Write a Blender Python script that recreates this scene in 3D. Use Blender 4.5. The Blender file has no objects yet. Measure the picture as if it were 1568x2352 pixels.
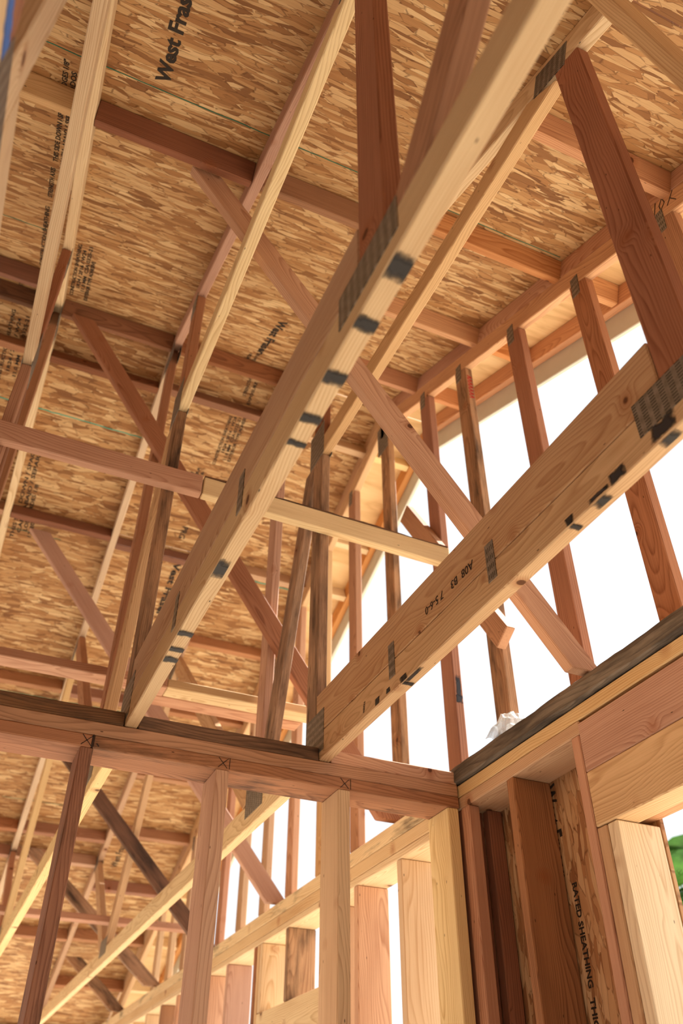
import bpy, bmesh, math, random
from mathutils import Vector, Matrix, noise
random.seed(7)
S = bpy.context.scene
COL = S.collection
H = 1.69                      # camera height above the slab; framing is measured from the lens

# ------------------------------------------------------------------ camera, sky, sun, exposure
def cam_axes(yaw, pitch, roll):
    cy, sy, cp, sp = math.cos(yaw), math.sin(yaw), math.cos(pitch), math.sin(pitch)
    f = Vector((sy*cp, cy*cp, sp)); r = Vector((cy, -sy, 0)); u = r.cross(f)
    return r*math.cos(roll)+u*math.sin(roll), u*math.cos(roll)-r*math.sin(roll), f
cd = bpy.data.cameras.new('camera'); cam = bpy.data.objects.new('camera', cd); COL.objects.link(cam)
r_, u_, f_ = cam_axes(.41556584, .67684308, .00294292)
cam.matrix_world = Matrix(((r_.x, u_.x, -f_.x, 0), (r_.y, u_.y, -f_.y, 0), (r_.z, u_.z, -f_.z, H), (0, 0, 0, 1)))
cd.sensor_fit = 'VERTICAL'; cd.sensor_height = 36; cd.sensor_width = 24
cd.lens = 1940.185/2352*36; cd.clip_start = .02
cd.dof.use_dof = True; cd.dof.focus_distance = 2.35; cd.dof.aperture_fstop = 2.8
S.camera = cam

w = bpy.data.worlds.new('sky'); S.world = w; w.use_nodes = True
bg = w.node_tree.nodes['Background']; bg.inputs[0].default_value = (.93, .965, 1, 1); bg.inputs[1].default_value = .75
sd = bpy.data.lights.new('sun', 'SUN'); sun = bpy.data.objects.new('sun', sd); COL.objects.link(sun)
sd.energy = 10.5; sd.angle = math.radians(1.2); sd.color = (1, .94, .84)
sun.rotation_euler = Vector((-.62, -.18, -.76)).to_track_quat('-Z', 'Y').to_euler()
sun.location = (8, 4, 9)
S.view_settings.view_transform = 'Standard'; S.view_settings.look = 'None'
S.view_settings.gamma = 1; S.view_settings.use_curve_mapping = False
S.view_settings.exposure = .64

# ------------------------------------------------------------------ materials
def srgb(r, g, b):
    f = lambda c: c/12.92 if c <= .04045 else ((c+.055)/1.055)**2.4
    return (f(r/255), f(g/255), f(b/255), 1)
class NT:
    def __init__(s, name):
        s.m = bpy.data.materials.new(name); s.m.use_nodes = True
        s.t = s.m.node_tree; s.b = s.t.nodes['Principled BSDF']
    def n(s, kind, ins=None, **kw):
        x = s.t.nodes.new(kind)
        for k, v in kw.items(): setattr(x, k, v)
        for k, v in (ins or {}).items(): s.set(x.inputs[k], v)
        return x
    def set(s, sock, v):
        if isinstance(v, bpy.types.NodeSocket): s.t.links.new(v, sock)
        else: sock.default_value = v
    def math(s, op, a, b=0.0, c=None, clamp=False):
        x = s.n('ShaderNodeMath', operation=op, use_clamp=clamp); s.set(x.inputs[0], a); s.set(x.inputs[1], b)
        if c is not None: s.set(x.inputs[2], c)
        return x.outputs[0]
    def vmath(s, op, a, b=None):
        x = s.n('ShaderNodeVectorMath', operation=op); s.set(x.inputs[0], a)
        if b is not None: s.set(x.inputs[1], b)
        return x.outputs[1] if op in ('LENGTH', 'DOT_PRODUCT') else x.outputs[0]
    def mix(s, f, a, b, mode='MIX'):
        x = s.n('ShaderNodeMix', data_type='RGBA', blend_type=mode); s.set(x.inputs[0], f); s.set(x.inputs[6], a); s.set(x.inputs[7], b)
        return x.outputs[2]
    def ramp(s, f, stops, interp='LINEAR'):
        x = s.n('ShaderNodeValToRGB'); x.color_ramp.interpolation = interp
        e = x.color_ramp.elements
        while len(e) < len(stops): e.new(.5)
        for i, (p, c) in enumerate(stops): e[i].position = p; e[i].color = c if len(c) == 4 else (*c, 1)
        s.set(x.inputs[0], f); return x.outputs[0]
    def noise(s, v, scale, detail=2, rough=.5, dist=0):
        x = s.n('ShaderNodeTexNoise', {'Vector': v, 'Scale': scale, 'Detail': detail, 'Roughness': rough, 'Distortion': dist}); return x.outputs[0]
    def mr(s, v, a, b, c=0, d=1):
        x = s.n('ShaderNodeMapRange', {0: v, 1: a, 2: b, 3: c, 4: d}); return x.outputs[0]
    def bump(s, h, st=.3, d=.002):
        s.set(s.b.inputs['Normal'], s.n('ShaderNodeBump', {'Height': h, 'Strength': st, 'Distance': d}).outputs[0])
def G(v): return (v, v, v, 1)

def wood(name, light, dark, stain=0.0, staincol=(52, 40, 34), rough=.75, ring=170, knots=1.0):
    t = NT(name)
    oc = t.n('ShaderNodeTexCoord').outputs['Object']
    rnd = t.n('ShaderNodeObjectInfo').outputs['Random']
    off = t.n('ShaderNodeCombineXYZ', {0: t.math('MULTIPLY', rnd, 37.0), 1: t.math('MULTIPLY', rnd, 11.3), 2: t.math('MULTIPLY', rnd, 23.1)}).outputs[0]
    p = t.vmath('ADD', oc, off)
    # growth rings round a pith that lies outside the board
    wob = t.noise(t.vmath('MULTIPLY', p, (1.1, 5, 5)), 1.0, 2)
    sx = t.n('ShaderNodeSeparateXYZ', {0: oc})
    fr = t.math('FRACT', t.math('MULTIPLY', rnd, 7.31)); fr2 = t.math('FRACT', t.math('MULTIPLY', rnd, 17.9))
    oy = t.math('ADD', t.math('MULTIPLY_ADD', fr, .16, -.08), t.math('MULTIPLY', t.math('SUBTRACT', wob, .5), .05))
    oz = t.math('ADD', t.math('MULTIPLY_ADD', fr2, .09, .03), t.math('MULTIPLY', t.math('SUBTRACT', wob, .5), .12))
    yy = t.math('SUBTRACT', sx.outputs[1], oy); zz = t.math('SUBTRACT', sx.outputs[2], oz)
    rr = t.math('SQRT', t.math('ADD', t.math('MULTIPLY', yy, yy), t.math('MULTIPLY', zz, zz)))
    # knots
    kv = t.n('ShaderNodeTexVoronoi', {'Vector': t.vmath('MULTIPLY', p, (2.3, 8.5, 8.5)), 'Scale': 1.0, 'Randomness': 1.0}, feature='F1')
    kd = kv.outputs['Distance']
    kw = t.vmath('MULTIPLY', t.vmath('SUBTRACT', t.vmath('MULTIPLY', p, (2.3, 8.5, 8.5)), kv.outputs['Position']), (4.2, 1, 1))
    kr = t.math('ADD', t.vmath('LENGTH', kw), t.math('MULTIPLY', t.math('LESS_THAN', t.n('ShaderNodeSeparateColor', {0: kv.outputs['Color']}).outputs[0], .45), 3.0))
    halo = t.mr(kr, .0, .5, 1, 0)
    rr = t.math('ADD', rr, t.math('MULTIPLY', t.math('POWER', halo, 2.0), .02))
    rings = t.math('FRACT', t.math('MULTIPLY', rr, float(ring)))
    rg = t.ramp(rings, [(0, G(.0)), (.55, G(.35)), (.86, G(1)), (1, G(.0))])
    fib = t.noise(t.vmath('MULTIPLY', p, (4, 190, 190)), 1.0, 3, .6)
    blot = t.noise(t.vmath('MULTIPLY', p, (2.2, 9, 9)), 1.0, 3)
    f = t.math('ADD', t.math('MULTIPLY', rg, .72), t.math('MULTIPLY', t.math('SUBTRACT', fib, .5), 1.15))
    f = t.math('ADD', f, t.math('MULTIPLY', t.math('SUBTRACT', blot, .5), 1.1), clamp=True)
    c = t.mix(f, srgb(*light), srgb(*dark))
    # board to board variation
    hs = t.n('ShaderNodeHueSaturation', {'Hue': t.math('MULTIPLY_ADD', fr, .016, .492), 'Saturation': t.math('MULTIPLY_ADD', fr2, .22, .86), 'Value': t.math('MULTIPLY_ADD', fr, .26, .84), 'Color': c})
    c = hs.outputs[0]
    kmask = t.math('MULTIPLY', t.mr(kr, .085, .115, knots*.85, 0), t.mr(kd, .0, .5, 1, 1))
    c = t.mix(t.math('MULTIPLY', t.mr(kr, .1, .32, .5*knots, 0), 1.0), c, srgb(150, 84, 44))
    c = t.mix(kmask, c, srgb(78, 40, 20))
    # nail pricks and specks
    sp = t.n('ShaderNodeTexVoronoi', {'Vector': t.vmath('MULTIPLY', p, (9, 26, 26)), 'Scale': 1.0}, feature='F1').outputs['Distance']
    c = t.mix(t.mr(sp, .03, .055, .8, 0), c, srgb(45, 26, 16))
    if stain:
        st = t.noise(t.vmath('MULTIPLY', p, (5, 34, 34)), 1.0, 5, .65)
        st2 = t.noise(t.vmath('MULTIPLY', p, (3, 7, 7)), 1.0, 3)
        m = t.mr(t.math('ADD', t.math('MULTIPLY', st, .6), t.math('MULTIPLY', st2, .5)), .62-stain*.25, .78-stain*.12, 0, .9)
        c = t.mix(m, c, srgb(*staincol))
    t.set(t.b.inputs['Base Color'], c); t.b.inputs['Roughness'].default_value = rough
    t.b.inputs['Specular IOR Level'].default_value = .25
    t.bump(t.math('ADD', fib, t.math('MULTIPLY', rg, .3)), .22, .0015)
    return t.m
M = {
 'pale':  wood('pale_fir', (230, 204, 168), (198, 162, 120), ring=150),
 'yellow': wood('yellow_spruce', (230, 202, 156), (196, 156, 106), ring=190),
 'tan':   wood('tan_fir', (212, 176, 138), (176, 134, 98), ring=210),
 'pink':  wood('pink_fir', (208, 164, 136), (168, 118, 92), ring=200),
 'red':   wood('red_fir', (184, 132, 100), (136, 88, 62), ring=220),
 'brown': wood('brown_fir', (158, 108, 78), (108, 68, 48), ring=200),
 'rust':  wood('rust_fir', (168, 114, 84), (122, 74, 52), stain=.25, ring=170),
 'stained': wood('stained_spruce', (230, 202, 156), (196, 156, 106), stain=.22, ring=190),
 'aged':  wood('weathered_stud', (190, 150, 114), (142, 102, 74), stain=.55, ring=180),
 'grey':  wood('grey_weathered', (128, 118, 108), (84, 76, 70), stain=.55, staincol=(48, 44, 44), ring=120),
 'dark':  wood('dark_stained', (128, 92, 68), (80, 54, 40), stain=.5, ring=170),
 'orange': wood('orange_fir', (212, 156, 106), (168, 108, 66), ring=170),
}
def osb(name, a, b, c_, d, tint=1.0, sat=1.0):
    t = NT(name)
    oc = t.n('ShaderNodeTexCoord').outputs['Object']; rnd = t.n('ShaderNodeObjectInfo').outputs['Random']
    off = t.n('ShaderNodeCombineXYZ', {0: t.math('MULTIPLY', rnd, 91.0), 1: t.math('MULTIPLY', rnd, 53.0), 2: 0.0}).outputs[0]
    p = t.vmath('ADD', oc, off)
    wv = t.n('ShaderNodeTexNoise', {'Vector': p, 'Scale': 2.6, 'Detail': 2}).outputs['Color']
    p2 = t.vmath('ADD', p, t.vmath('MULTIPLY', t.vmath('SUBTRACT', wv, (.5, .5, .5)), (.02, .045, 0)))
    col = None; hgt = None
    layers = [(5, 8, 30, 0), (-20, 7, 27, 0), (28, 9, 32, .45), (-38, 10, 30, .55), (12, 12, 52, .6), (-10, 7, 36, .62), (52, 10, 34, .7), (-66, 10, 36, .76), (-24, 13, 60, .62), (17, 9, 44, .66), (85, 11, 44, .84), (-4, 8, 80, .78)]
    for i, (ang, sx, sy, thr) in enumerate(layers):
        mp = t.n('ShaderNodeMapping', {'Vector': p2, 'Location': (3.1*i, 7.7*i, 0), 'Rotation': (0, 0, math.radians(ang)), 'Scale': (sx, sy, 0)}).outputs[0]
        v = t.n('ShaderNodeTexVoronoi', {'Vector': mp, 'Scale': 1.0, 'Randomness': .95}, feature='F1', voronoi_dimensions='2D', distance='CHEBYCHEV')
        e = t.n('ShaderNodeTexVoronoi', {'Vector': mp, 'Scale': 1.0, 'Randomness': .95}, feature='DISTANCE_TO_EDGE', voronoi_dimensions='2D').outputs['Distance']
        rc = t.n('ShaderNodeSeparateColor', {0: v.outputs['Color']})
        lc = t.ramp(rc.outputs[0], [(0, srgb(*d)), (.22, srgb(*c_)), (.5, srgb(*a)), (.78, srgb(*b)), (1, srgb(*a))])
        grain = t.noise(t.n('ShaderNodeMapping', {'Vector': p2, 'Rotation': (0, 0, math.radians(ang)), 'Scale': (14, 260, 0)}).outputs[0], 1.0, 2)
        lc = t.mix(t.math('MULTIPLY', t.math('SUBTRACT', grain, .35), .5, clamp=True), lc, srgb(*[int(x*.6) for x in d]))
        edge = t.mr(e, .0, .06, 1, 0)
        lc = t.mix(t.math('MULTIPLY', edge, .72), lc, srgb(84, 50, 24))
        hh = t.math('ADD', rc.outputs[1], t.math('MULTIPLY', edge, -.6))
        if col is None: col, hgt = lc, hh
        else:
            m = t.math('GREATER_THAN', rc.outputs[2], thr if thr else .5)
            col = t.mix(m, col, lc)
            hgt = t.n('ShaderNodeMix', {0: m, 2: hgt, 3: hh}, data_type='FLOAT').outputs[0]
    big = t.noise(p, 1.7, 3)
    col = t.mix(t.mr(big, .35, .7, 0, .35), col, srgb(*c_))
    t.set(t.b.inputs['Base Color'], col); t.b.inputs['Roughness'].default_value = .62
    t.b.inputs['Specular IOR Level'].default_value = .3
    t.bump(hgt, .35, .0025)
    return t.m
M['osb'] = osb('roof_osb', (194, 150, 100), (230, 198, 150), (168, 120, 74), (126, 84, 48))
M['osb_wall'] = osb('wall_osb', (206, 166, 124), (226, 194, 154), (178, 130, 90), (140, 92, 60))

def plywood():
    t = NT('soffit_plywood'); oc = t.n('ShaderNodeTexCoord').outputs['Object']
    n = t.noise(t.vmath('MULTIPLY', oc, (2.2, 9, 3)), 1.0, 3, .5, 1.2)
    f = t.noise(t.vmath('MULTIPLY', oc, (6, 160, 10)), 1.0, 2)
    c = t.ramp(t.math('ADD', t.math('MULTIPLY', n, .8), t.math('MULTIPLY', f, .2)), [(.25, srgb(176, 136, 88)), (.5, srgb(216, 184, 136)), (.75, srgb(228, 202, 158))])
    t.set(t.b.inputs['Base Color'], c); t.b.inputs['Roughness'].default_value = .7; return t.m
M['ply'] = plywood()
def plain(name, c, rough=.7, metal=0, var=.12, sc=6):
    t = NT(name); oc = t.n('ShaderNodeTexCoord').outputs['Object']
    n = t.noise(oc, sc, 4)
    t.set(t.b.inputs['Base Color'], t.mix(t.mr(n, .3, .7, 0, 1), srgb(*[max(0, int(x*(1-var))) for x in c]), srgb(*[min(255, int(x*(1+var*.6))) for x in c])))
    t.b.inputs['Roughness'].default_value = rough; t.b.inputs['Metallic'].default_value = metal
    return t.m
M['fascia'] = plain('painted_fascia', (196, 198, 190), .6, 0, .04)
M['concrete'] = plain('concrete_slab', (226, 220, 208), .8, 0, .1, 3)
M['ground'] = plain('sandy_ground', (214, 202, 182), .9, 0, .12, .6)
M['ink'] = plain('black_print', (44, 34, 26), .8)
M['pen'] = plain('pencil_mark', (48, 34, 28), .8)
M['redpaint'] = plain('red_marker', (176, 32, 34), .7)
M['chalk'] = plain('green_chalk', (22, 112, 92), .9)
M['teal'] = plain('teal_chalk', (40, 176, 158), .9)
M['leaf'] = plain('palm_leaf', (96, 150, 60), .5, 0, .3)
M['leaf2'] = plain('hedge_leaf', (70, 120, 74), .5, 0, .3)
M['bark'] = plain('palm_bark', (120, 96, 70), .9)
def platemat():
    t = NT('galvanised_plate'); oc = t.n('ShaderNodeTexCoord').outputs['Object']
    sx = t.n('ShaderNodeSeparateXYZ', {0: oc})
    # punched slots: columns across, short slots along the length
    u = t.math('MULTIPLY', sx.outputs[1], 1/.0075); v = t.math('MULTIPLY', sx.outputs[0], 1/.0255)
    row = t.math('FLOOR', v)
    fu = t.math('FRACT', u); fv = t.math('FRACT', v)
    a = t.math('MULTIPLY', t.math('LESS_THAN', t.math('ABSOLUTE', t.math('SUBTRACT', fu, .5)), .24), t.math('LESS_THAN', t.math('ABSOLUTE', t.math('SUBTRACT', fv, .5)), .28))
    n = t.noise(oc, 60, 3)
    base = t.mix(t.mr(n, .3, .7), srgb(122, 116, 108), srgb(156, 150, 142))
    t.set(t.b.inputs['Base Color'], t.mix(t.math('MULTIPLY', a, .9), base, srgb(38, 32, 28)))
    t.set(t.b.inputs['Metallic'], t.math('MULTIPLY_ADD', a, -.6, .6)); t.b.inputs['Roughness'].default_value = .5
    t.bump(t.math('SUBTRACT', 1.0, a), .4, .002); return t.m
M['plate'] = platemat()
def paint(name, c, soft, bar=False):
    t = NT(name); tc = t.n('ShaderNodeTexCoord')
    g = t.vmath('ABSOLUTE', t.vmath('SUBTRACT', tc.outputs['Generated'], (.5, .5, .5)))
    s = t.n('ShaderNodeSeparateXYZ', {0: g})
    d = s.outputs[0] if bar else t.math('MAXIMUM', s.outputs[0], s.outputs[1])
    n = t.noise(t.vmath('ADD', tc.outputs['Object'], t.n('ShaderNodeCombineXYZ', {0: t.math('MULTIPLY', t.n('ShaderNodeObjectInfo').outputs['Random'], 9.0)}).outputs[0]), 55, 4)
    a = t.mr(t.math('ADD', d, t.math('MULTIPLY', t.math('SUBTRACT', n, .5), .55)), .46-soft, .48, .92, 0)
    t.set(t.b.inputs['Base Color'], srgb(*c)); t.b.inputs['Roughness'].default_value = .6
    t.set(t.b.inputs['Alpha'], a); return t.m
M['spray'] = paint('black_spray_paint', (40, 38, 38), .3, True)
M['blot'] = paint('dark_paint_blot', (46, 46, 52), .22)
M['blue'] = paint('blue_paint', (70, 120, 205), .12)
def plastic():
    t = NT('clear_plastic_wrap'); oc = t.n('ShaderNodeTexCoord').outputs['Object']
    n = t.noise(oc, 30, 4); t.b.inputs['Base Color'].default_value = (.9, .92, .92, 1); t.b.inputs['Roughness'].default_value = .25
    t.b.inputs['Transmission Weight'].default_value = .35; t.set(t.b.inputs['Alpha'], t.mr(n, .3, .7, .3, .75)); t.bump(n, .5, .004); return t.m
M['plastic'] = plastic()

# ------------------------------------------------------------------ builders
def link(o, parent=None):
    COL.objects.link(o)
    if parent is not None: o.parent = parent
    return o
def thing(name, loc, label=None, cat=None, group=None, kind=None):
    o = bpy.data.objects.new(name, None); COL.objects.link(o)
    o.location = (loc[0], loc[1], loc[2]+H); o.empty_display_size = .1
    tag(o, label, cat, group, kind); return o
def tag(o, label=None, cat=None, group=None, kind=None):
    if label: o['label'] = label
    if cat: o['category'] = cat
    if group: o['group'] = group
    if kind: o['kind'] = kind
    return o
def place(o, mat4, parent=None):
    """mat4 is in lens coordinates; parents are never rotated"""
    w_ = Matrix.Translation((0, 0, H)) @ mat4
    if parent is not None:
        o.parent = parent
        q = parent; loc = Vector(q.location)
        if q.parent is not None:            # sub-part under a rotated part
            pm = PW[q.name]
            o.matrix_basis = pm.inverted() @ w_
        elif q.name in PW: o.matrix_basis = PW[q.name].inverted() @ w_
        else: o.matrix_basis = Matrix.Translation(-loc) @ w_
    else: o.matrix_basis = w_
    PW[o.name] = w_
    return o
PW = {}
def frame(p0, p1, wd):
    x = (Vector(p1)-Vector(p0)).normalized(); wd = Vector(wd)
    y = (wd - x*wd.dot(x)).normalized(); z = x.cross(y)
    return Matrix(((x.x, y.x, z.x, p0[0]), (x.y, y.y, z.y, p0[1]), (x.z, y.z, z.z, p0[2]), (0, 0, 0, 1)))
def prism(name, verts2d, t, mat, bev=.0022):
    """polygon in local xy, thickness t along local z, eased edges"""
    bm = bmesh.new()
    lo = [bm.verts.new((x, y, -t/2)) for x, y in verts2d]; hi = [bm.verts.new((x, y, t/2)) for x, y in verts2d]
    n = len(lo)
    bm.faces.new(lo[::-1]); bm.faces.new(hi)
    for i in range(n): bm.faces.new((lo[i], lo[(i+1) % n], hi[(i+1) % n], hi[i]))
    bm.normal_update()
    if bev: bmesh.ops.bevel(bm, geom=bm.edges[:], offset=bev, segments=1, affect='EDGES', clamp_overlap=True)
    bmesh.ops.recalc_face_normals(bm, faces=bm.faces[:])
    me = bpy.data.meshes.new(name); bm.to_mesh(me); bm.free()
    me.materials.append(M[mat] if isinstance(mat, str) else mat)
    return me
def board(name, p0, p1, wd, w_, t, mat, parent=None, c0=None, c1=None, bev=.0032, rough=0):
    """lumber from p0 to p1 (centre line); wd = width direction; c0/c1 = directions of the end cuts"""
    fr = frame(p0, p1, wd); L = (Vector(p1)-Vector(p0)).length
    R3 = fr.to_3x3().transposed()
    def k(c):
        if c is None: return 0
        l = R3 @ Vector(c); return l.x/l.y
    k0, k1 = k(c0), k(c1); h = w_/2
    me = prism(name, [(-k0*h, -h), (L-k1*h, -h), (L+k1*h, h), (k0*h, h)], t, mat, bev)
    o = bpy.data.objects.new(name, me); COL.objects.link(o)
    place(o, fr, parent); return o
def box(name, x0, x1, y0, y1, z0, z1, axis, mat, parent=None, bev=.0032):
    """axis-aligned lumber, grain along axis"""
    c = [(x0+x1)/2, (y0+y1)/2, (z0+z1)/2]; d = [x1-x0, y1-y0, z1-z0]
    i = 'xyz'.index(axis); a = list(c); b = list(c); a[i] -= d[i]/2; b[i] += d[i]/2
    j = max([q for q in range(3) if q != i], key=lambda q: d[q]); k = 3-i-j
    wd = [0, 0, 0]; wd[j] = 1
    return board(name, a, b, wd, d[j], d[k], mat, parent, bev=bev)
def decal(name, c, xdir, ydir, sx, sy, mat, parent=None):
    fr = frame(c, Vector(c)+Vector(xdir), ydir)
    me = bpy.data.meshes.new(name); h, k = sx/2, sy/2; e = .0004
    vs = [(-h, -k, -e), (h, -k, -e), (h, k, -e), (-h, k, -e), (-h, -k, e), (h, -k, e), (h, k, e), (-h, k, e)]
    me.from_pydata(vs, [], [(3, 2, 1, 0), (4, 5, 6, 7), (0, 1, 5, 4), (1, 2, 6, 5), (2, 3, 7, 6), (3, 0, 4, 7)]); me.materials.append(M[mat])
    o = bpy.data.objects.new(name, me); COL.objects.link(o); place(o, fr, parent); return o
def strokes(name, c, xdir, ydir, lines, wid, mat, parent=None):
    """hand-drawn pen strokes: polylines in a local plane, thin ribbons"""
    fr = frame(c, Vector(c)+Vector(xdir), ydir); vs = []; fs = []
    for ln in lines:
        for (ax, ay), (bx_, by) in zip(ln, ln[1:]):
            d = Vector((bx_-ax, by-ay)); d.normalize(); n = Vector((-d.y, d.x))*wid/2; i = len(vs)
            for z in (-.0004, .0006): vs += [(ax+n.x, ay+n.y, z), (ax-n.x, ay-n.y, z), (bx_-n.x, by-n.y, z), (bx_+n.x, by+n.y, z)]
            fs += [(i, i+1, i+2, i+3), (i+7, i+6, i+5, i+4), (i, i+4, i+5, i+1), (i+2, i+6, i+7, i+3), (i+1, i+5, i+6, i+2), (i+3, i+7, i+4, i)]
    me = bpy.data.meshes.new(name); me.from_pydata(vs, [], fs); me.materials.append(M[mat])
    o = bpy.data.objects.new(name, me); COL.objects.link(o); place(o, fr, parent); return o
def text(name, body, size, start, rd, ud, mat='ink', parent=None, bold=0, width=None, shear=0):
    cu = bpy.data.curves.new('t', 'FONT'); cu.body = body; cu.size = size; cu.offset = bold; cu.resolution_u = 2; cu.shear = shear
    cu.extrude = .0003
    tmp = bpy.data.objects.new('t', cu); COL.objects.link(tmp)
    dg = bpy.context.evaluated_depsgraph_get(); dg.update()
    me = bpy.data.meshes.new_from_object(tmp.evaluated_get(dg)); bpy.data.objects.remove(tmp); bpy.data.curves.remove(cu)
    me.name = name; me.materials.clear(); me.materials.append(M[mat])
    if width and len(me.vertices):
        xs = [v.co.x for v in me.vertices]; k = width/(max(xs)-min(xs))
        for v in me.vertices: v.co.x *= k
    o = bpy.data.objects.new(name, me); COL.objects.link(o)
    place(o, frame(start, Vector(start)+Vector(rd), ud), parent); return o

# ------------------------------------------------------------------ measured framing (lens coordinates, metres)
TK = .038; W4 = .093
SL = 5/12; CS = math.cos(math.atan(SL)); SN = math.sin(math.atan(SL))
RY, RZ = 3.1, 3.588                        # ridge of the underside of the decking
def roofz(y): return RZ - SL*abs(y-RY)
FL = -H                                    # slab
ZP0, ZP1, ZP2, ZP3 = 1.003, 1.043, 1.086, 1.130   # interior wall plates
ZB, ZS, ZU = 1.086, 1.184, 1.331           # bottom chord, seam, top of doubled chord
WX0, WX1 = 1.518, 1.658                    # right wall
YI0, YI1 = 2.437, 2.577                    # interior wall
TX = {-4: -2.735, -3: -2.11, -2: -1.49, -1: -.868, 0: -.247, 1: .368, 2: 1.002}
GX = 1.618
NEAR, FAR = -2.75, 8.95                    # eave walls

# ---- ground and slab
def slab(name, x0, x1, y0, y1, z0, z1, mat, label):
    o = box(name, x0, x1, y0, y1, z0, z1, 'x', mat, None, bev=0); o['kind'] = 'structure'; o['label'] = label; return o
slab('ground', -40, 40, -40, 40, FL-.32, FL-.12, 'ground', 'pale sandy ground around the house')
slab('floor', -6.2, 1.70, -2.95, 9.15, FL-.12, FL, 'concrete', 'pale concrete slab of the unfinished house')  # out of view, put in and kept pale to bounce light upward

# ---- roof deck: OSB panels, each a piece of its own
ceil = thing('ceiling', (-2, 3.1, FL), 'underside of the gabled roof decking of strand board panels', None, None, 'structure')
def deck(side, y0, y1, x0, x1, mat, name, t=.012):
    yc = (y0+y1)/2; n = Vector((0, -side*SN, CS))        # outward normal; side -1 near slope, +1 far slope
    d = Vector((0, CS, -side*SN)) if side > 0 else Vector((0, CS, SN))
    n = Vector((0, side*SN, CS))
    c = Vector((0, yc, roofz(yc))) + n*(t/2)
    return board(name, (x0, c.y, c.z), (x1, c.y, c.z), d, (y1-y0)/CS, t, mat, ceil, bev=.0012)
XC = [-6.1, -4.6, -3.34, -2.09, -.85, .387, 1.64]
near_rows = [-3.35, -2.86, -1.73, -.60, .52, 1.645, 3.1]
far_rows = [3.1, 4.275, 5.40, 6.66, 7.77, 8.9, 9.55]
g = .0022
for side, rows in ((-1, near_rows), (1, far_rows)):
    for i, (a, b) in enumerate(zip(rows, rows[1:])):
        xs = [-6.1, -4.64, -2.09, .387, 1.637] if (i+(side > 0)) % 2 else [-6.1, -3.97, -1.471, 1.021, 1.637]
        for x0, x1 in zip(xs, xs[1:]): deck(side, a+g, b-g, x0+g, x1-g, 'osb', 'panel')
        deck(side, a+g, b-g, 1.637+g, 1.968, 'ply', 'soffit_panel')
# ---- printing and chalk on the decking
def under(x, y, e=.0012):
    s = -1 if y < RY else 1
    return Vector((x, y, roofz(y))) - Vector((0, s*SN, CS))*e
def rtext(body, size, x, y0, y1, bold=.0006, name='printed_text'):
    s = -1 if (y0+y1)/2 < RY else 1
    sg = 1 if y1 > y0 else -1
    rd = Vector((0, CS*sg, -s*SN*sg)); ud = Vector((sg, 0, 0))
    return text(name, body, size, under(x, y0), rd, ud, 'ink', ceil, bold, width=abs(y1-y0)/CS)
rtext('West Fraser', .066, -.004, 1.435, 1.02, .0022)
rtext('THIS SIDE DOWN / SPACE ALL EDGES 1/8"', .026, -.325, 2.03, 1.51)
rtext('CARA HACIA ABAJO / SEPARAR TODOS', .026, -.297, 2.13, 1.55)
rtext('LOS BORDES 1/8"', .024, -.272, 1.86, 1.62)
rtext('STRENGTH AXIS', .026, -.33, 2.26, 2.07)
rtext('CONSTRUCTION SHEATHING', .026, -.335, 2.80, 2.33)
for k, (b, a, c) in enumerate((('CONSTRUCTION SHEATHING', 2.98, 2.52), ('1R24 / 2F16 / W24', 2.90, 2.56), ('11.0 MM  CSA 0325-21', 2.92, 2.52), ('EXTERIOR TYPE ADHESIVE', 2.99, 2.62))):
    rtext(b, .024, -.178+.024*k, a, c)
for k, (b, a, c) in enumerate((('CONSTRUCTION SHEATHING', 3.60, 3.20), ('1R24 / 2F16 / W24', 3.52, 3.24), ('11.0 MM  CSA 0325-21', 3.54, 3.22), ('EXTERIOR TYPE ADHESIVE', 3.58, 3.14))):
    rtext(b, .026, -.43+.036*k, a, c)
rtext('STRENGTH AXIS', .028, -.42, 3.05, 2.86)
rtext('West Fraser', .062, .795, 2.57, 2.95, .002)
rtext('1R24', .024, .765, 2.96, 3.03); rtext('2F16 W24', .024, .80, 2.94, 3.05)
rtext('STRENGTH AXIS', .027, .845, 3.27, 3.12); rtext('EXPOSURE 1', .024, .882, 3.31, 3.16)
for k, (b, a, c) in enumerate((('CONSTRUCTION SHEATHING', 3.70, 3.40), ('1R24 / 2F16 / W24', 3.62, 3.40), ('11.0 MM  CSA 0325-21', 3.66, 3.40), ('EXTERIOR TYPE ADHESIVE', 3.66, 3.36))):
    rtext(b, .026, .815+.026*k, a, c)
for k, (b, a, c) in enumerate((('EXPOSURE 1', 3.97, 3.78), ('200 POR CARA', 3.96, 3.74), ('2R24 2F16', 3.95, 3.76))):
    rtext(b, .026, .715+.028*k, a, c)
rtext('PRG', .05, .76, 4.12, 4.20, .001)
rtext('West Fraser', .062, .79, 4.33, 4.77, .002)
for k, (b, a, c) in enumerate((('THIS SIDE DOWN / SPACE ALL', 4.46, 3.79), ('CARA ABAJO / SEPARAR', 4.42, 3.86), ('LOS BORDES 1/8', 4.40, 4.10), ('12-20-25', 4.44, 4.28))):
    rtext(b, .03, -.165+.032*k, a, c)
for k, (b, a, c) in enumerate((('CONSTRUCTION SHEATHING', 8.75, 8.15), ('1R24 / 2F16 / W24', 8.7, 8.2), ('EXTERIOR TYPE ADHESIVE', 8.72, 8.1))):
    rtext(b, .035, .93+.045*k, a, c)
rtext('STRENGTH AXIS', .04, .86, 8.0, 7.6); rtext('West Fraser', .07, 1.18, 7.0, 6.72, .001)
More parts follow.
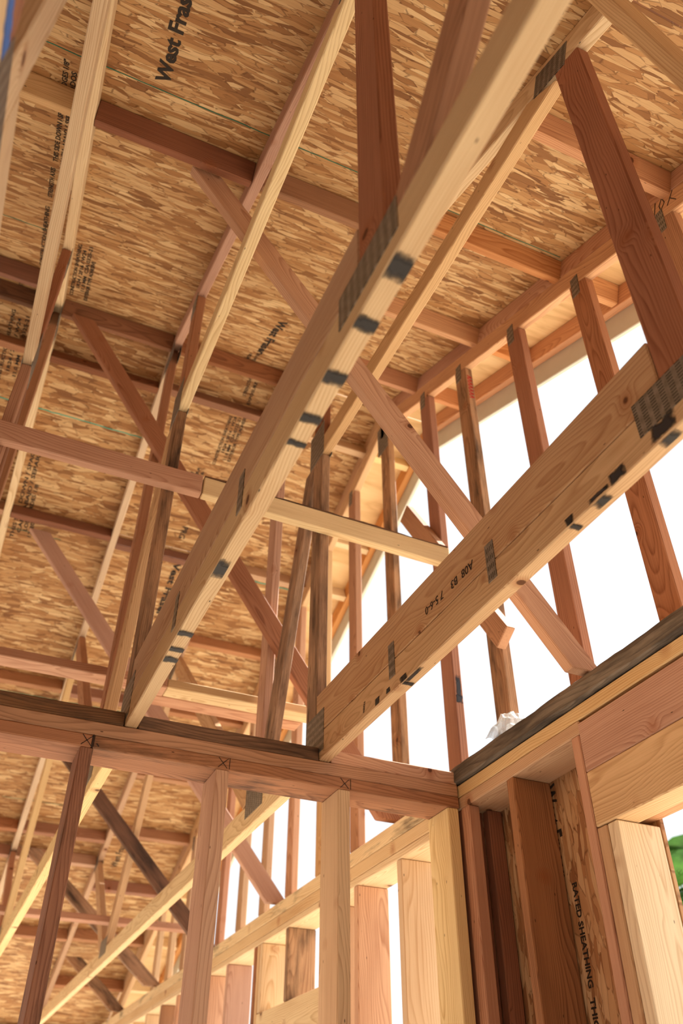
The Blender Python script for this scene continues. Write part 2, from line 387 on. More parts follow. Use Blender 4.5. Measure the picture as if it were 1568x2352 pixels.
def chalk(y, x0, x1, mat='chalk', wid=.0035):
    s = -1 if y < RY else 1; n = 26; rr = random.Random(int(y*100))
    pts = [(x0+(x1-x0)*i/n, rr.uniform(-.0022, .0022)) for i in range(n+1)]
    c = under(0, y, .0008)
    return strokes('chalk_line', c, (1, 0, 0), (0, CS, -s*SN), [pts], wid, mat, ceil)
chalk(1.472, -.46, 1.60); chalk(2.50, -.80, -.34); chalk(3.664, -.5, .37, 'teal', .005); chalk(4.366, 1.05, 1.60, 'teal', .006); chalk(4.40, -.35, .1); chalk(5.55, -.4, .9, 'chalk', .006); chalk(6.45, .2, .7)

# ---- interior wall: plates and studs
wi = thing('wall_middle', (0, YI0, FL), 'bare stud wall of reddish top plates and studs under the trusses', None, None, 'structure')
box('bottom_plate', -6.0, 1.512, YI0, YI1, FL, FL+.038, 'x', 'tan', wi)
box('top_plate', -6.0, .283, YI0, YI1, ZP0, ZP1-.001, 'x', 'red', wi)
box('top_plate', .284, 1.513, YI0, YI1, ZP0, ZP1-.001, 'x', 'rust', wi)
box('top_plate', -6.0, 1.513, YI0+.002, YI1, ZP1, ZP2-.001, 'x', 'red', wi)
for x0, x1, m in ((-6.0, -.249, 'brown'), (-.206, .365, 'dark'), (.409, 1.0, 'dark'), (1.043, 1.512, 'pink')):
    box('filler_plate', x0, x1, YI0+.004, YI1, ZP2, ZP3, 'x', m, wi)
for x0, m in ((.252, 'rust'), (.661, 'pink'), (1.067, 'tan'), (1.467, 'yellow'), (-.154, 'tan'), (-.56, 'pink'), (-.967, 'tan'), (-1.373, 'yellow'), (-1.78, 'tan'), (-2.6, 'tan'), (-3.4, 'tan'), (-4.2, 'tan')):
    box('stud', x0, x0+.042 if x0 > .3 else x0+.038, YI0+.001, YI1, FL+.038, ZP0, 'z', m, wi)
def cross(x, y, z, s=.016):
    strokes('pencil_cross', (x, y, z), (1, 0, 0), (0, 0, 1), [[(-s, -s), (s, s)], [(-s, s), (s*.8, -s)], [(s*1.25, -s*1.1), (s*1.25, s*1.1)]], .0018, 'pen', wi)
cross(.268, YI0-.0008, 1.023); cross(.682, YI0-.0008, 1.023); cross(1.09, YI0-.0008, 1.023)
strokes('seam_mark', (.2835, YI0-.0008, 1.023), (1, 0, 0), (0, 0, 1), [[(0, -.02), (0, .019)], [(.012, -.006), (.02, -.014)]], .0035, 'pen', wi)

# ---- right wall: near part (sheathed, with a window) and far part (open studs)
wr = thing('wall_right', (1.59, 2, FL), 'outer right wall of open studs, plates and window header', None, None, 'structure')
box('bottom_plate', WX0, WX1, NEAR, FAR, FL, FL+.038, 'y', 'tan', wr)
box('top_plate', WX0, WX1, 1.776, YI1, ZP0, ZP1-.001, 'y', 'tan', wr)
box('top_plate', WX0, WX1, NEAR, YI0+.06, ZP1, ZP2-.001, 'y', 'yellow', wr)
# rough weathered board on top of the plates
fr = frame((1.575, -.4, 1.123), (1.575, 2.508, 1.123), (0, 0, 1))
bm = bmesh.new(); nx = 90; prof = [(-.034, -.070), (-.030, -.073), (.006, -.071), (.026, -.062), (.034, -.050), (.034, .070), (-.034, .070)]
ring = []
for i in range(nx+1):
    x = 2.908*i/nx
    ring.append([bm.verts.new((x, a+.0022*noise.noise((x*9, a*20, 1))+.0022*noise.noise((x*34, a*60, 4)), b+.0025*noise.noise((x*7, b*20, 9)))) for a, b in prof])
for a, b in zip(ring, ring[1:]):
    for j in range(len(prof)): bm.faces.new((a[j], b[j], b[(j+1) % len(prof)], a[(j+1) % len(prof)]))
bm.faces.new(ring[0][::-1]); bm.faces.new(ring[-1]); bmesh.ops.recalc_face_normals(bm, faces=bm.faces[:])
me = bpy.data.meshes.new('weathered_board'); bm.to_mesh(me); bm.free(); me.materials.append(M['grey'])
o = bpy.data.objects.new('weathered_board', me); COL.objects.link(o); place(o, fr, wr)
tag(o, 'grey weathered rough board lying on the wall plates')
# corner studs, common studs
box('stud', WX0, 1.560, 2.388, 2.436, FL+.038, ZP0, 'z', 'pink', wr)
box('stud', 1.604, WX1, 2.405, 2.443, FL+.038, ZP0, 'z', 'brown', wr)
box('stud', WX0+.004, 1.604, 2.4372+.004, 2.475, FL+.038, ZP0, 'z', 'brown', wr)
box('stud', WX0, WX1, 2.122, 2.159, FL+.038, ZP0, 'z', 'brown', wr)
box('king_stud', WX0, WX1, 1.785, 1.821, FL+.038, ZP0, 'z', 'pink', wr)
box('trimmer', WX0+.003, 1.660, 1.744, 1.7835, FL+.038, .742, 'z', 'tan', wr)
box('trimmer', WX0+.004, 1.663, 1.703, 1.742, FL+.038, .742, 'z', 'pale', wr)
for y0 in (-.45, -.411, -.489): box('trimmer', WX0+.003, 1.660, y0, y0+.037, FL+.038, .742 if y0 > -.45 else ZP0, 'z', 'tan', wr)
box('header', WX0, 1.556, -.41, 1.7825, .8925, 1.034, 'y', 'pink', wr)
box('header', WX0, 1.600, -.41, 1.782, .744, .8915, 'y', 'tan', wr)
box('header_backing', 1.612, 1.668, -.41, 1.7815, .760, .90, 'y', 'orange', wr)
for y0 in (-.9, -1.3, -1.7, -2.1, -2.5): box('stud', WX0, WX1, y0, y0+.038, FL+.038, ZP1, 'z', 'tan', wr)
for (y0, y1, z0, z1) in ((1.700, 2.62, FL, 1.04), (-2.75, -.45, FL, 1.04), (-.449, 1.699, .775, 1.04), (-.449, 1.699, FL, FL+.9)):
    p = board('sheathing_panel', (1.670, (y0+y1)/2, z0), (1.670, (y0+y1)/2, z1), (0, 1, 0), y1-y0-.004, .012, 'osb_wall', wr, bev=.001)
    if y0 == 1.7: PANEL = p
def wtext(b, size, y, z0, z1, bold=0): text('printed_text', b, size, (1.6634, y, z0), (0, 0, -1), (0, -1, 0), 'ink', wr, bold, width=abs(z0-z1))
wtext('RATED SHEATHING', .030, 2.100, .70, .43, .0008); wtext('THICKNESS', .030, 2.103, .405, .24, .0008); wtext('West Fraser', .085, 2.170, 1.0, .72, .002)
# far part
for a, b, m in ((.965, .994, 'yellow'), (.995, 1.046, 'yellow'), (1.047, 1.107, 'stained')):
    box('top_plate', WX0, WX1, YI1+.001, FAR, a, b, 'y', m, wr)
for y0, zb, m in ((2.885, FL, 'pale'), (3.27, FL, 'pink'), (4.04, .66, 'aged'), (4.396, .66, 'pale'), (4.44, FL, 'tan'), (4.49, FL, 'rust'), (4.95, FL, 'pink'), (5.29, FL, 'pink'), (5.62, FL, 'brown'), (5.98, FL, 'pink'), (6.38, FL, 'brown'), (6.8, FL, 'tan'), (7.2, FL, 'tan'), (7.6, FL, 'tan'), (8.0, FL, 'tan'), (8.4, FL, 'tan'), (2.579, FL, 'tan')):
    box('stud', WX0+.001, WX1, y0, y0+.038, zb+(.038 if zb == FL else .001), .964, 'z', m, wr)
box('trimmer', WX0+.002, WX1, 3.62, 3.658, FL+.038, .39, 'z', 'tan', wr); box('stud', WX0+.002, WX1, 3.58, 3.618, FL+.038, .964, 'z', 'tan', wr)
box('window_header', WX0, 1.60, 3.62, 4.438, .39, .659, 'y', 'yellow', wr)

# ---- other outer walls
def studwall(name, ax, c, a0, a1, label, step=.61):
    t_ = thing(name, (c, 0, FL) if ax == 'y' else (0, c, FL), label, None, None, 'structure')
    B = (lambda n, p0, p1, z0, z1, l, m: box(n, p0, p1, c, c+.14, z0, z1, l, m, t_)) if ax == 'x' else (lambda n, p0, p1, z0, z1, l, m: box(n, c, c+.14, p0, p1, z0, z1, l, m, t_))
    B('bottom_plate', a0, a1, FL, FL+.038, ax, 'tan'); B('top_plate', a0, a1, ZP0, ZP1-.001, ax, 'red'); B('top_plate', a0, a1, ZP1, ZP2-.001, ax, 'red')
    q = a0
    while q < a1-.03: B('stud', q, q+.038, FL+.038, ZP0, 'z', random.choice(['tan', 'pink', 'yellow'])); q += step
    pc = c+.146 if name != 'wall_near' else c-.006
    if name == 'wall_left': pc = c-.006
    if name in ('wall_near', 'wall_left'):  # sheathing added on these unseen walls to hold back sky light
        q = a0; a1 = min(a1, 2.5)
        while q < a1-.05:
            e = min(q+1.22, a1)
            if ax == 'x': board('sheathing_panel', ((q+e)/2, pc, FL), ((q+e)/2, pc, 1.08), (1, 0, 0), e-q-.004, .012, 'osb_wall', t_, bev=0)
            else: board('sheathing_panel', (pc, (q+e)/2, FL), (pc, (q+e)/2, 1.08), (0, 1, 0), e-q-.004, .012, 'osb_wall', t_, bev=0)
            q = e
    return t_
studwall('wall_far', 'x', FAR, -6.1, 1.656, 'far eave wall of bare studs beyond the next room')
studwall('wall_near', 'x', NEAR-.14, -6.1, 1.656, 'near eave wall behind the viewpoint, studs with light-blocking sheathing')
studwall('wall_left', 'y', -6.2, NEAR, FAR, 'left outer wall of studs, near part closed by added light-blocking sheathing')

# ------------------------------------------------------------------ trusses
def tpart(name, X, a, b, w_, mat, parent, c0=None, c1=None, t=TK):
    """truss member in the plane of X (left face) from (y,z) a to b"""
    xc = X+TK/2; d = Vector((0, b[0]-a[0], b[1]-a[1])); wd = Vector((1, 0, 0)).cross(d)
    cc = lambda c: None if c is None else (0, c[0], c[1])
    return board(name, (xc, a[0], a[1]), (xc, b[0], b[1]), wd, w_, t, mat, parent, cc(c0), cc(c1))
def tplate(X, y, z, ln, wd, ang, parent, faces=(0, 1), th=.0016):
    """toothed connector plate: long side ln at angle ang (deg) in the truss plane"""
    a = math.radians(ang); d = Vector((0, math.cos(a), math.sin(a)))
    for f in faces:
        x = X-th/2 if f == 0 else X+TK+th/2
        c = Vector((x, y, z)); p0 = c-d*ln/2; p1 = c+d*ln/2
        board('connector_plate', p0, p1, Vector((1, 0, 0)).cross(d), wd, th, 'plate', parent, bev=0)
def truss(k, cols, label):
    X = TX[k]; m = lambda p: cols.get(p, 'tan')
    t = thing('roof_truss', (X+TK/2, 3.1, ZB), label, 'roof truss', 'roof trusses')
    vw = W4/CS; h = vw/2
    n0 = -3.3; tc0 = tpart('top_chord', X, (n0, roofz(n0)-h), (RY, RZ-h), W4, m('top'), t, None, (0, 1))
    n1 = 9.5; tpart('top_chord', X, (RY+.001, RZ-h), (n1, roofz(n1)-h), W4, m('topfar'), t, (0, 1), None)
    dyt = (RZ-vw-ZS)/SL; dyb = (RZ-vw-ZB)/SL; dm = (dyt+dyb)/2; zc = (ZB+ZS)/2
    bc = tpart('bottom_chord', X, (RY-dm, zc), (2.62, zc), ZS-ZB-.003, m('bot'), t, (1, SL))
    tpart('bottom_chord', X, (2.622, zc), (RY+dm, zc), ZS-ZB-.003, m('botfar'), t, None, (1, -SL))
    up = tpart('doubled_chord', X, (.767, (ZS+ZU)/2), (2.478, (ZS+ZU)/2), ZU-ZS-.002, m('up'), t)
    yc = .716; tpart('post', X, (yc, ZS), (yc, roofz(yc)-vw-.001), .098, m('post0'), t, None, (1, SL))
    tpart('post', X, (2.526, ZS), (2.526, 2.474), .092, m('post1'), t)
    tpart('inner_chord', X, (.828, 2.521), (2.572, 2.521), .092, m('inner'), t, (.125, .092))
    yc = 2.526; tpart('short_post', X, (yc, 2.568), (yc, roofz(yc)-vw-.001), .092, m('short'), t, None, (1, SL))
    tpart('web', X, (2.6125, 2.47), (3.031, 1.245), .093, m('w3'), t, (1, 0), (.054, .132))
    tpart('king_post', X, (3.1015, ZS), (3.1015, 3.466), .087, m('king'), t)
    tpart('web', X, (3.1955, 1.203), (4.972, 2.706), .093, m('w9'), t, (.101, -.038), (1, -SL))
    tpart('web', X, (5.052, 2.6565), (5.9175, ZS), .093, m('w10'), t, (.116, -.013), (1, 0))
    tpart('web', X, (6.035, ZS), (6.86, roofz(6.86)-vw-.003), .093, m('w11'), t, (1, 0), (1, -SL))
    tpart('web', X, (.600, ZS), (-.19, roofz(-.19)-vw-.003), .093, m('w5'), t, (1, 0), (1, SL))
    tpart('web', X, (-.36, roofz(-.36)-vw-.003), (-.85, ZS), .093, m('w5'), t, (1, SL), (1, 0))
    for y in (1.377, 1.911): tplate(X, y, 1.186, .108, .036, 90, t)
    tplate(X, .735, 1.172, .22, .085, 0, t); tplate(X, .775, 2.548, .15, .085, math.degrees(math.atan(SL)), t)
    tplate(X, 2.535, 2.560, .19, .15, 90, t); tplate(X, 2.487, 1.187, .145, .155, 90, t)
    tplate(X, 3.09, 3.42, .2, .1, 0, t); tplate(X, 3.10, 1.19, .2, .12, 0, t); tplate(X, 2.53, 3.20, .12, .08, 90, t)
    tplate(X, 5.02, 2.66, .16, .09, -22, t); tplate(X, 5.96, 1.19, .2, .1, 0, t); tplate(X, 6.86, 1.93, .12, .08, -22, t)
    return t, bc, up
T2, T2bot, T2up = truss(2, dict(top='pale', topfar='tan', bot='tan', botfar='yellow', up='tan', post0='red', post1='aged', inner='tan', short='brown', w3='aged', king='pink', w9='tan', w10='tan', w11='tan', w5='tan'),
    'truss with double bottom chord ending on the wall, nearest the open gable')
T1, T1bot, T1up = truss(1, dict(top='pink', topfar='pale', bot='yellow', botfar='yellow', up='tan', post0='red', post1='aged', inner='yellow', short='red', w3='tan', king='red', w9='red', w10='yellow', w11='pink', w5='red'),
    'truss crossing the picture middle, black paint bars under its bottom chord')
T0, T0bot, T0up = truss(0, dict(top='pale', topfar='pale', bot='pale', botfar='yellow', up='pale', post0='pale', post1='red', inner='yellow', short='red', w3='brown', king='red', w9='red', w10='tan', w11='tan', w5='red'),
    'leftmost truss in view, pale inner chord near the left edge')
for k, wd_ in ((-1, 'first'), (-2, 'second'), (-3, 'third'), (-4, 'fourth')):
    truss(k, {}, '%s truss to the left of the leftmost truss in view' % wd_)
# sprayed marks under truss 1
X1 = TX[1]
for y, ly, wx, dx in ((.663, .055, .034, 0), (.781, .036, .038, 0), (.906, .04, .038, 0), (1.014, .03, .038, 0), (1.085, .02, .036, 0), (1.535, .085, .026, -.005), (1.842, .03, .038, 0), (1.928, .032, .036, .001), (1.985, .038, .036, .001)):
    decal('spray_mark', (X1+TK/2+dx, y, ZB+.0005-.0012), (0, 1, 0), (1, 0, 0), ly, wx, 'spray', T1bot)
X2 = TX[2]
for y, z, ly, lz in ((.79, 1.112, .075, .04), (.925, 1.102, .05, .03), (.985, 1.098, .07, .012), (1.083, 1.10, .03, .020), (1.845, 1.098, .045, .018), (1.94, 1.104, .03, .014), (2.01, 1.103, .035, .02)):
    decal('spray_mark', (X2-.0006, y, z), (0, 1, 0), (0, 0, 1), ly, lz, 'blot' if y < 1 else 'spray', T2bot)
for y, ly, wx in ((.79, .05, .02), (.99, .05, .02), (1.082, .022, .024), (1.80, .11, .010), (1.85, .022, .03)):
    decal('spray_mark', (X2+wx/2+.001, y, ZB-.0007), (0, 1, 0), (1, 0, 0), ly, wx, 'spray', T2bot)
text('stamped_text', 'A08  B3    7 5-6-0', .036, (X2-.001, 1.452, 1.240), (0, 1, 0), (0, 0, -1), 'pen', T2up, 0, width=.25)
text('stamped_text', 'VA30SW', .016, (X2-.001, 2.10, 1.14), (0, .25, -1), (0, -1, -.25), 'pen', T2bot, 0, width=.035)
decal('blue_mark', (TX[0]+TK+.0007, .66, 1.16), (0, 1, 0), (0, 0, 1), .34, .05, 'blue', T0bot)

# ------------------------------------------------------------------ gable end truss
gt = thing('gable_truss', (GX+TK/2, 3.1, 1.09), 'open gable end truss of upright studs against the white sky', 'gable truss')
def chord_g(name, off0, off1, ya, yb, mat, end=None):
    w_ = (off1-off0)*CS; o_ = (off0+off1)/2
    return tpart(name, GX, (ya, roofz(ya)-o_), (yb, roofz(yb)-o_), w_, mat, gt, None if end else (0, 1), None if end else (0, 1))
LK = [-2.55, -1.97, -1.39, -.81, -.23, .35, .925, 1.487, 2.073, 2.650]      # lookouts, near face at the deck
LKF = [3.345, 3.92, 4.27, 4.835, 5.40, 5.98, 6.555, 7.14, 7.72, 8.3]
chord_g('top_chord', .0865, .181, -2.6, RY-.001, 'orange'); chord_g('top_chord', .0865, .181, RY+.001, 8.85, 'tan')
ys = LK+[3.09]
for a, b in zip(ys, ys[1:]): chord_g('upper_block', .001, .0855, a+.053, b+.0165 if b < 3 else b-.02, 'pink', True)
ys = [3.112]+LKF
for a, b in zip(ys, ys[1:]): chord_g('upper_block', .001, .0855, a+(.019 if a > 3.2 else .015), b-.018, 'tan', True)
box('bottom_chord', GX, GX+TK, -2.5, 8.6, 1.091, 1.18, 'y', 'tan', gt)
gs = [(-.58, 'tan'), (-.17, 'tan'), (.24, 'tan'), (.65, 'tan'), (1.065, 'red'), (1.487, 'red'), (1.9, 'red'), (2.316, 'aged'), (2.66, 'red'), (3.12, 'aged'), (3.565, 'red'), (3.975, 'tan'), (4.385, 'pink'), (4.795, 'tan'), (5.2, 'tan'), (5.61, 'pink'), (6.02, 'tan'), (6.43, 'tan'), (6.84, 'tan'), (7.25, 'tan')]
GS = {}
for y, m in gs:
    yc = y-.045; sl = SL if yc < RY else -SL
    GS[y] = tpart('stud', GX, (yc, 1.181), (yc, roofz(yc)-.182), .09, m, gt, None, (1, sl))
    tplate(GX, yc+.012, roofz(yc)-.19, .1, .042, 95, gt, (0,))
tplate(GX, 3.09, 3.33, .2, .12, 90, gt, (0,))
decal('paint_blot', (GX+.019, 2.57-.0008, 1.535), (0, 0, 1), (1, 0, 0), .12, .022, 'blot', GS[2.66])
decal('paint_blot', (GX+.019, 2.57-.0010, 1.49), (0, 0, 1), (1, 0, 0), .035, .032, 'blot', GS[2.66])
zz = [[(.022*i, -.013), (.022*i+.010, .013), (.022*i+.016, -.013)] for i in range(7)]
strokes('red_scrawl', (GX+.019, 2.226-.0008, 2.99), (0, 0, -1), (1, 0, 0), zz, .005, 'redpaint', GS[2.316])
strokes('pencil_note', (GX-.0008, 1.04, 2.585), (0, -1, -SL), (0, -SL, 1), [[(0, 0), (0, .05)], [(.03, .0), (.02, .025), (.03, .05), (.045, .025), (.03, 0)], [(.06, 0), (.08, .05)], [(.07, .025), (.10, .0)]], .003, 'pen', gt)
# short diagonal nailed over the gable studs
o = tpart('gable_brace', 1.5785, (2.83, 2.585), (2.165, 1.535), .09, 'red', None, None, None)
tag(o, 'short dark sawn-off brace slanting across the gable studs', 'brace')

# ------------------------------------------------------------------ rake overhang
ov = thing('rake_overhang', (1.94, 3.1, 1.0), 'roof edge beyond the gable with lookouts, barge rafter and grey fascia', 'roof overhang')
for nm, x0, x1, dep, mat in (('barge_rafter', 1.906, 1.944, .098, 'orange'), ('fascia', 1.9445, 1.966, .205, 'fascia')):
    for ya, yb in ((-3.35, RY-.0005), (RY+.0005, 9.5)):
        board(nm, ((x0+x1)/2, ya, roofz(ya)-dep/CS/2), ((x0+x1)/2, yb, roofz(yb)-dep/CS/2), (0, 0, 1), dep, x1-x0, mat, ov, (0, 1, 0), (0, 1, 0))
def slopeblock(name, x0, x1, y, mat, parent=None, dep=.09):
    """block square to the roof, near face meeting the deck at y"""
    s = -1 if y < RY else 1
    d = Vector((0, CS, -s*SN)); n = Vector((0, s*SN, CS))
    c = Vector((0, y, roofz(y))) + d*TK/2 - n*(dep/2+.0005)
    return board(name, (x0, c.y, c.z), (x1, c.y, c.z), n, dep, TK, mat, parent)
for y in LK+LKF:
    slopeblock('lookout', GX+TK+.002, 1.905, y, 'orange' if y < 3 else 'yellow', ov)

# ------------------------------------------------------------------ roof blocking
def bay(k):
    a = TX[k]+TK+.001; b = (TX[k+1] if k+1 in TX else GX)-.001
    return a, b
BN = {2: 'beside the gable', 1: 'in the middle bay', 0: 'in the left bay', -1: 'in the bay at the left edge'}
def blk(k, y, mat, where):
    a, b = bay(k); 
    if k == 2: b = GX+TK
    o = slopeblock('roof_block', a, b, y, mat)
    tag(o, where, 'wood block', 'blocks between the trusses')
NM = ['lowest', 'second', 'third']
blk(0, 1.62, 'brown', 'brown block under the roof, left bay, nearest row with a brace end below')
blk(1, 1.615, 'brown', 'brown block under the roof, middle bay, nearest row')
blk(-1, 1.62, 'tan', 'block under the roof at the left edge, nearest row')
blk(0, 3.035, 'brown', 'brown block along the ridge, left bay, near side')
blk(1, 3.035, 'brown', 'brown block along the ridge, middle bay, near side')
blk(0, 3.335, 'brown', 'brown block just past the ridge, left bay, crossed by a diagonal brace')
blk(1, 3.32, 'brown', 'brown block just past the ridge, middle bay')
blk(-1, 2.83, 'brown', 'brown block at the left edge below the ridge, near side')
blk(-1, 3.045, 'dark', 'dark block at the left edge along the ridge')
blk(-1, 3.335, 'red', 'red block at the left edge just past the ridge')
blk(0, 4.25, 'brown', 'brown block on the far slope, left bay, first row past the ridge')
blk(1, 4.29, 'brown', 'brown block on the far slope, middle bay, first row past the ridge')
blk(-1, 4.25, 'red', 'block on the far slope, left edge bay, first row past the ridge')
blk(0, 5.385, 'red', 'red block on the far slope, left bay, second row past the ridge')
blk(1, 5.40, 'red', 'red block on the far slope, middle bay, second row past the ridge')
blk(-1, 5.385, 'red', 'block on the far slope, left edge bay, second row past the ridge')
blk(1, 6.64, 'red', 'block on the far slope, middle bay, third row past the ridge')
blk(0, 6.64, 'red', 'block on the far slope, left bay, third row past the ridge')
blk(1, 6.90, 'pink', 'pink block on the far slope, middle bay, just past the third row')
blk(0, 6.90, 'pink', 'pink block on the far slope, left bay, just past the third row')
blk(1, 7.74, 'red', 'block on the far slope, middle bay, fourth row past the ridge')
blk(0, 7.74, 'red', 'block on the far slope, left bay, fourth row past the ridge')
names = ['nearest, at the top edge', 'nearest', 'second', 'third', 'fourth', 'fifth']
for i, y in enumerate(LK[5:]):
    blk(2, y, 'orange', 'orange block under the roof beside the gable, %s from the top of the picture' % ['hidden first', 'first', 'second', 'third', 'fourth'][i])
for i, y in enumerate(LKF):
    if i == 1: continue
    blk(2, y, 'tan' if i < 3 else 'red', 'block on the far slope beside the gable, %s past the ridge' % ['first', '', 'second', 'third', 'fourth', 'fifth', 'sixth', 'seventh', 'eighth', 'ninth'][i])

# ------------------------------------------------------------------ bracing
o = board('lateral_brace', (-3, 2.459, 2.089), (.50, 2.459, 2.089), (0, 0, 1), .088, TK, 'pink'); tag(o, 'level brace nailed across the posts, left piece running off the left edge', 'brace')
o = board('lateral_brace', (.505, 2.459, 2.087), (1.572, 2.459, 2.067), (0, 0, 1), .085, TK, 'yellow'); tag(o, 'level brace across the posts, right piece with bark edge reaching the gable', 'brace')
LBR = o
# waney bark strip along its top edge
bm = bmesh.new(); vs = []
for i in range(61):
    x = 1.06*i/60; t_ = max(0, .004+.007*noise.noise((x*5, 0, 3))+.004*noise.noise((x*22, 1, 3)))+.001
    vs.append([bm.verts.new((x, .0425+q*t_ , s_*(.0195))) for s_ in (-1, 1) for q in (0, 1)])
for a, b in zip(vs, vs[1:]):
    for i, j in ((0, 1), (1, 3), (3, 2), (2, 0)): bm.faces.new((a[i], b[i], b[j], a[j]))
bmesh.ops.recalc_face_normals(bm, faces=bm.faces[:])
me = bpy.data.meshes.new('bark_edge'); bm.to_mesh(me); bm.free(); me.materials.append(M['dark'])
bk = bpy.data.objects.new('bark_edge', me); COL.objects.link(bk); place(bk, frame((.505, 2.459, 2.087), (1.572, 2.459, 2.067), (0, 0, 1)), LBR)
o = box('lateral_brace', -3, .62, 3.165, 3.255, 1.604, 1.642, 'x', 'pink'); tag(o, 'flat pink brace beyond the interior wall, left edge to the middle truss', 'brace')
o = box('lateral_brace', .622, 1.27, 3.165, 3.255, 1.606, 1.644, 'x', 'yellow'); tag(o, 'flat yellow brace beyond the interior wall, right of the middle truss', 'brace')
o = box('lateral_brace', .5, 1.25, 3.257, 3.347, 1.604, 1.642, 'x', 'pink'); tag(o, 'flat pink brace directly behind the flat yellow brace', 'brace')
o = box('lateral_brace', -3, 1.61, 6.0-.098, 6.0-.008, 1.322, 1.359, 'x', 'pink'); tag(o, 'long thin level brace low in the far room', 'brace')
def diag(y, x0, z0, x1, z1, mat, label, c0=(1, 0, 0), c1=None, w_=.088):
    o = board('diagonal_brace', (x0, y+TK/2, z0), (x1, y+TK/2, z1), (0, 0, 1), w_, TK, mat, None, c0, c1); tag(o, label, 'brace', 'diagonal braces down to the gable'); return o
diag(1.70, .2045, 2.925, 1.524, 1.163, 'pink', 'long diagonal brace in front of the others, falling to the gable plate', (1, 0, 0), (1, 0, 0))
diag(3.015, -.10, 3.45, 1.55, 1.15, 'red', 'red diagonal brace from the ridge behind the middle truss posts', (1, 0, 0), (1, 0, 0))
diag(4.30, -.03, 3.01, 1.55, 1.13, 'pink', 'pinkish diagonal brace on the far side, left bay to the far wall plate', (1, 0, 0), (1, 0, 0))
diag(5.49, .19, 2.50, 1.55, 1.14, 'dark', 'dark stained diagonal brace seen below the interior wall plates', (1, 0, 0), (1, 0, 0))
diag(6.75, .50, 1.96, 1.53, 1.13, 'aged', 'grey-brown diagonal brace low in the far room, left of the dark one', (1, 0, 0), (1, 0, 0))
diag(7.90, 1.10, 1.49, 1.53, 1.125, 'aged', 'farthest short diagonal brace at the bottom of the picture', (1, 0, 0), (1, 0, 0))
diag(.46, .72, 2.48, 1.52, 1.25, 'tan', 'diagonal brace crossing the top right corner of the picture', (1, 0, 0), (1, 0, 0))

# ------------------------------------------------------------------ plastic scrap on the plate
bm = bmesh.new(); n = 9; rr = random.Random(3)
gr = [[bm.verts.new((1.50+.10*i/n, 2.05+.17*j/n, 1.160+.085*math.sin(math.pi*(.15+.8*i/n))*math.sin(math.pi*j/n)*(.6+.6*noise.noise((i*.7, j*.6, 2)))+.012*rr.random()+(.0 if 0 < j < n else -.001))) for j in range(n+1)] for i in range(n+1)]
for i in range(n):
    for j in range(n): bm.faces.new((gr[i][j], gr[i+1][j], gr[i+1][j+1], gr[i][j+1]))
me = bpy.data.meshes.new('plastic_wrap'); bm.to_mesh(me); bm.free(); me.materials.append(M['plastic'])
o = bpy.data.objects.new('plastic_wrap', me); COL.objects.link(o); place(o, Matrix())
sm = o.modifiers.new('thick', 'SOLIDIFY'); sm.thickness = .0012
tag(o, 'crumpled scrap of clear plastic wrap on the weathered plate board', 'plastic wrap')

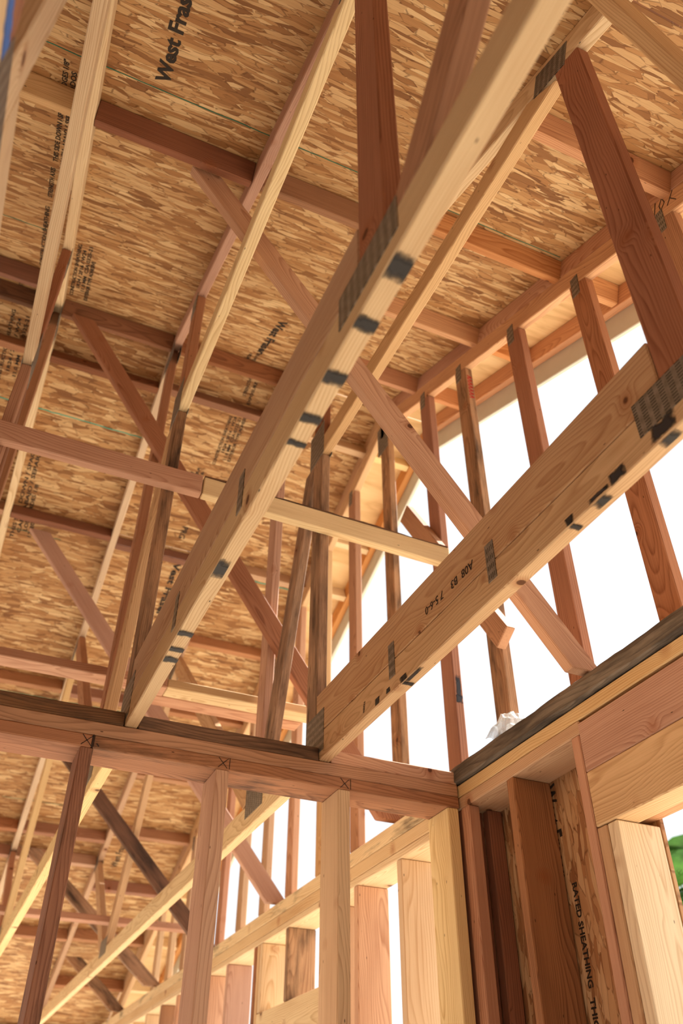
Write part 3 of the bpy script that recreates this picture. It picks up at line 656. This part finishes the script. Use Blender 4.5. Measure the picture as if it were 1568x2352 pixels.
# ------------------------------------------------------------------ garden seen through the window opening
def palm(x, y, h, label, nf=18, L=1.7, seed=1):
    t = thing('palm_tree', (x, y, FL-.12), label, 'tree'); rr = random.Random(seed); base = FL-.12
    bm = bmesh.new(); rings = []
    for i in range(15):
        q = i/14; rad = .17-.06*q+(.012 if i % 2 else 0)
        rings.append([bm.verts.new((rad*math.cos(a*math.tau/10)+.12*q*q, rad*math.sin(a*math.tau/10), q*h)) for a in range(10)])
    for a, b in zip(rings, rings[1:]):
        for j in range(10): bm.faces.new((a[j], a[(j+1) % 10], b[(j+1) % 10], b[j]))
    me = bpy.data.meshes.new('trunk'); bm.to_mesh(me); bm.free(); me.materials.append(M['bark'])
    o = bpy.data.objects.new('trunk', me); COL.objects.link(o); place(o, Matrix.Translation((x, y, base)), t)
    for f in range(nf):
        vs = []; fs = []; az = math.tau*f/nf+rr.uniform(-.2, .2); el = rr.uniform(-.5, 1.1); Lf = L*rr.uniform(.8, 1.1)
        def pt(s): return Vector((Lf*s*math.cos(el)*(1-.15*s), 0, Lf*s*math.sin(el)-.75*Lf*s*s))
        for i in range(34):
            s = .12+.88*i/33; p = pt(s); ll = .5*math.sin(math.pi*min(1, .15+s*.8))
            for sd_ in (-1, 1):
                d = Vector((.55, sd_, -.35)).normalized(); k = len(vs); wv = Vector((.014, 0, 0))
                vs += [p-wv, p+wv, p+d*ll*.6+wv*.7+Vector((0, 0, .01)), p+d*ll+Vector((0, 0, -.05)), p+d*ll*.6-wv*.7+Vector((0, 0, .01))]; fs.append((k, k+1, k+2, k+3, k+4))
            if i < 33:
                q = pt(s+.88/33); k = len(vs); vs += [p+Vector((0, .008, 0)), p-Vector((0, .008, 0)), q-Vector((0, .008, 0)), q+Vector((0, .008, 0)), p+Vector((0, 0, .012)), q+Vector((0, 0, .012))]
                fs += [(k, k+1, k+2, k+3), (k, k+3, k+5, k+4), (k+1, k+4, k+5, k+2)]
        me = bpy.data.meshes.new('frond'); me.from_pydata(vs, [], fs); me.materials.append(M['leaf'])
        o = bpy.data.objects.new('frond', me); COL.objects.link(o)
        place(o, Matrix.Translation((x+.12, y, base+h)) @ Matrix.Rotation(az, 4, 'Z'), t)
    return t
palm(7.25, 7.1, 4.35, 'green palm tree outside the window opening at the right edge', 22, 1.5, 2)
def bush(x, y, h, r, label, seed):
    t = thing('garden_shrub', (x, y, FL-.12), label, 'shrub'); rr = random.Random(seed); vs = []; fs = []
    for i in range(1500):
        a, b, q = rr.uniform(0, math.tau), rr.uniform(-1, 1), rr.uniform(.6, 1)**.5
        s = math.sqrt(1-b*b); c = Vector((r*q*s*math.cos(a), r*q*s*math.sin(a), h/2+h/2*q*b)); k = len(vs)
        u = Vector((rr.uniform(-1, 1), rr.uniform(-1, 1), rr.uniform(-1, 1))).normalized()*.09; v = u.orthogonal().normalized()*.04
        vs += [c-u, c+v, c+u, c-v]; fs.append((k, k+1, k+2, k+3))
    me = bpy.data.meshes.new('foliage'); me.from_pydata(vs, [], fs); me.materials.append(M['leaf2'])
    o = bpy.data.objects.new('foliage', me); COL.objects.link(o); place(o, Matrix.Translation((x, y, FL-.12)), t); o['kind'] = 'stuff'
    box('stem', x-.05, x+.05, y-.05, y+.05, FL-.12, FL-.12+h*.6, 'z', 'bark', t)
bush(9.5, 10.3, 4.6, 1.3, 'dense dark green shrub low beside the palm at the right edge', 4)
bush(4.95, 8.9, 3.2, .7, 'green treetop peeking up through the far wall studs at the bottom edge', 5)
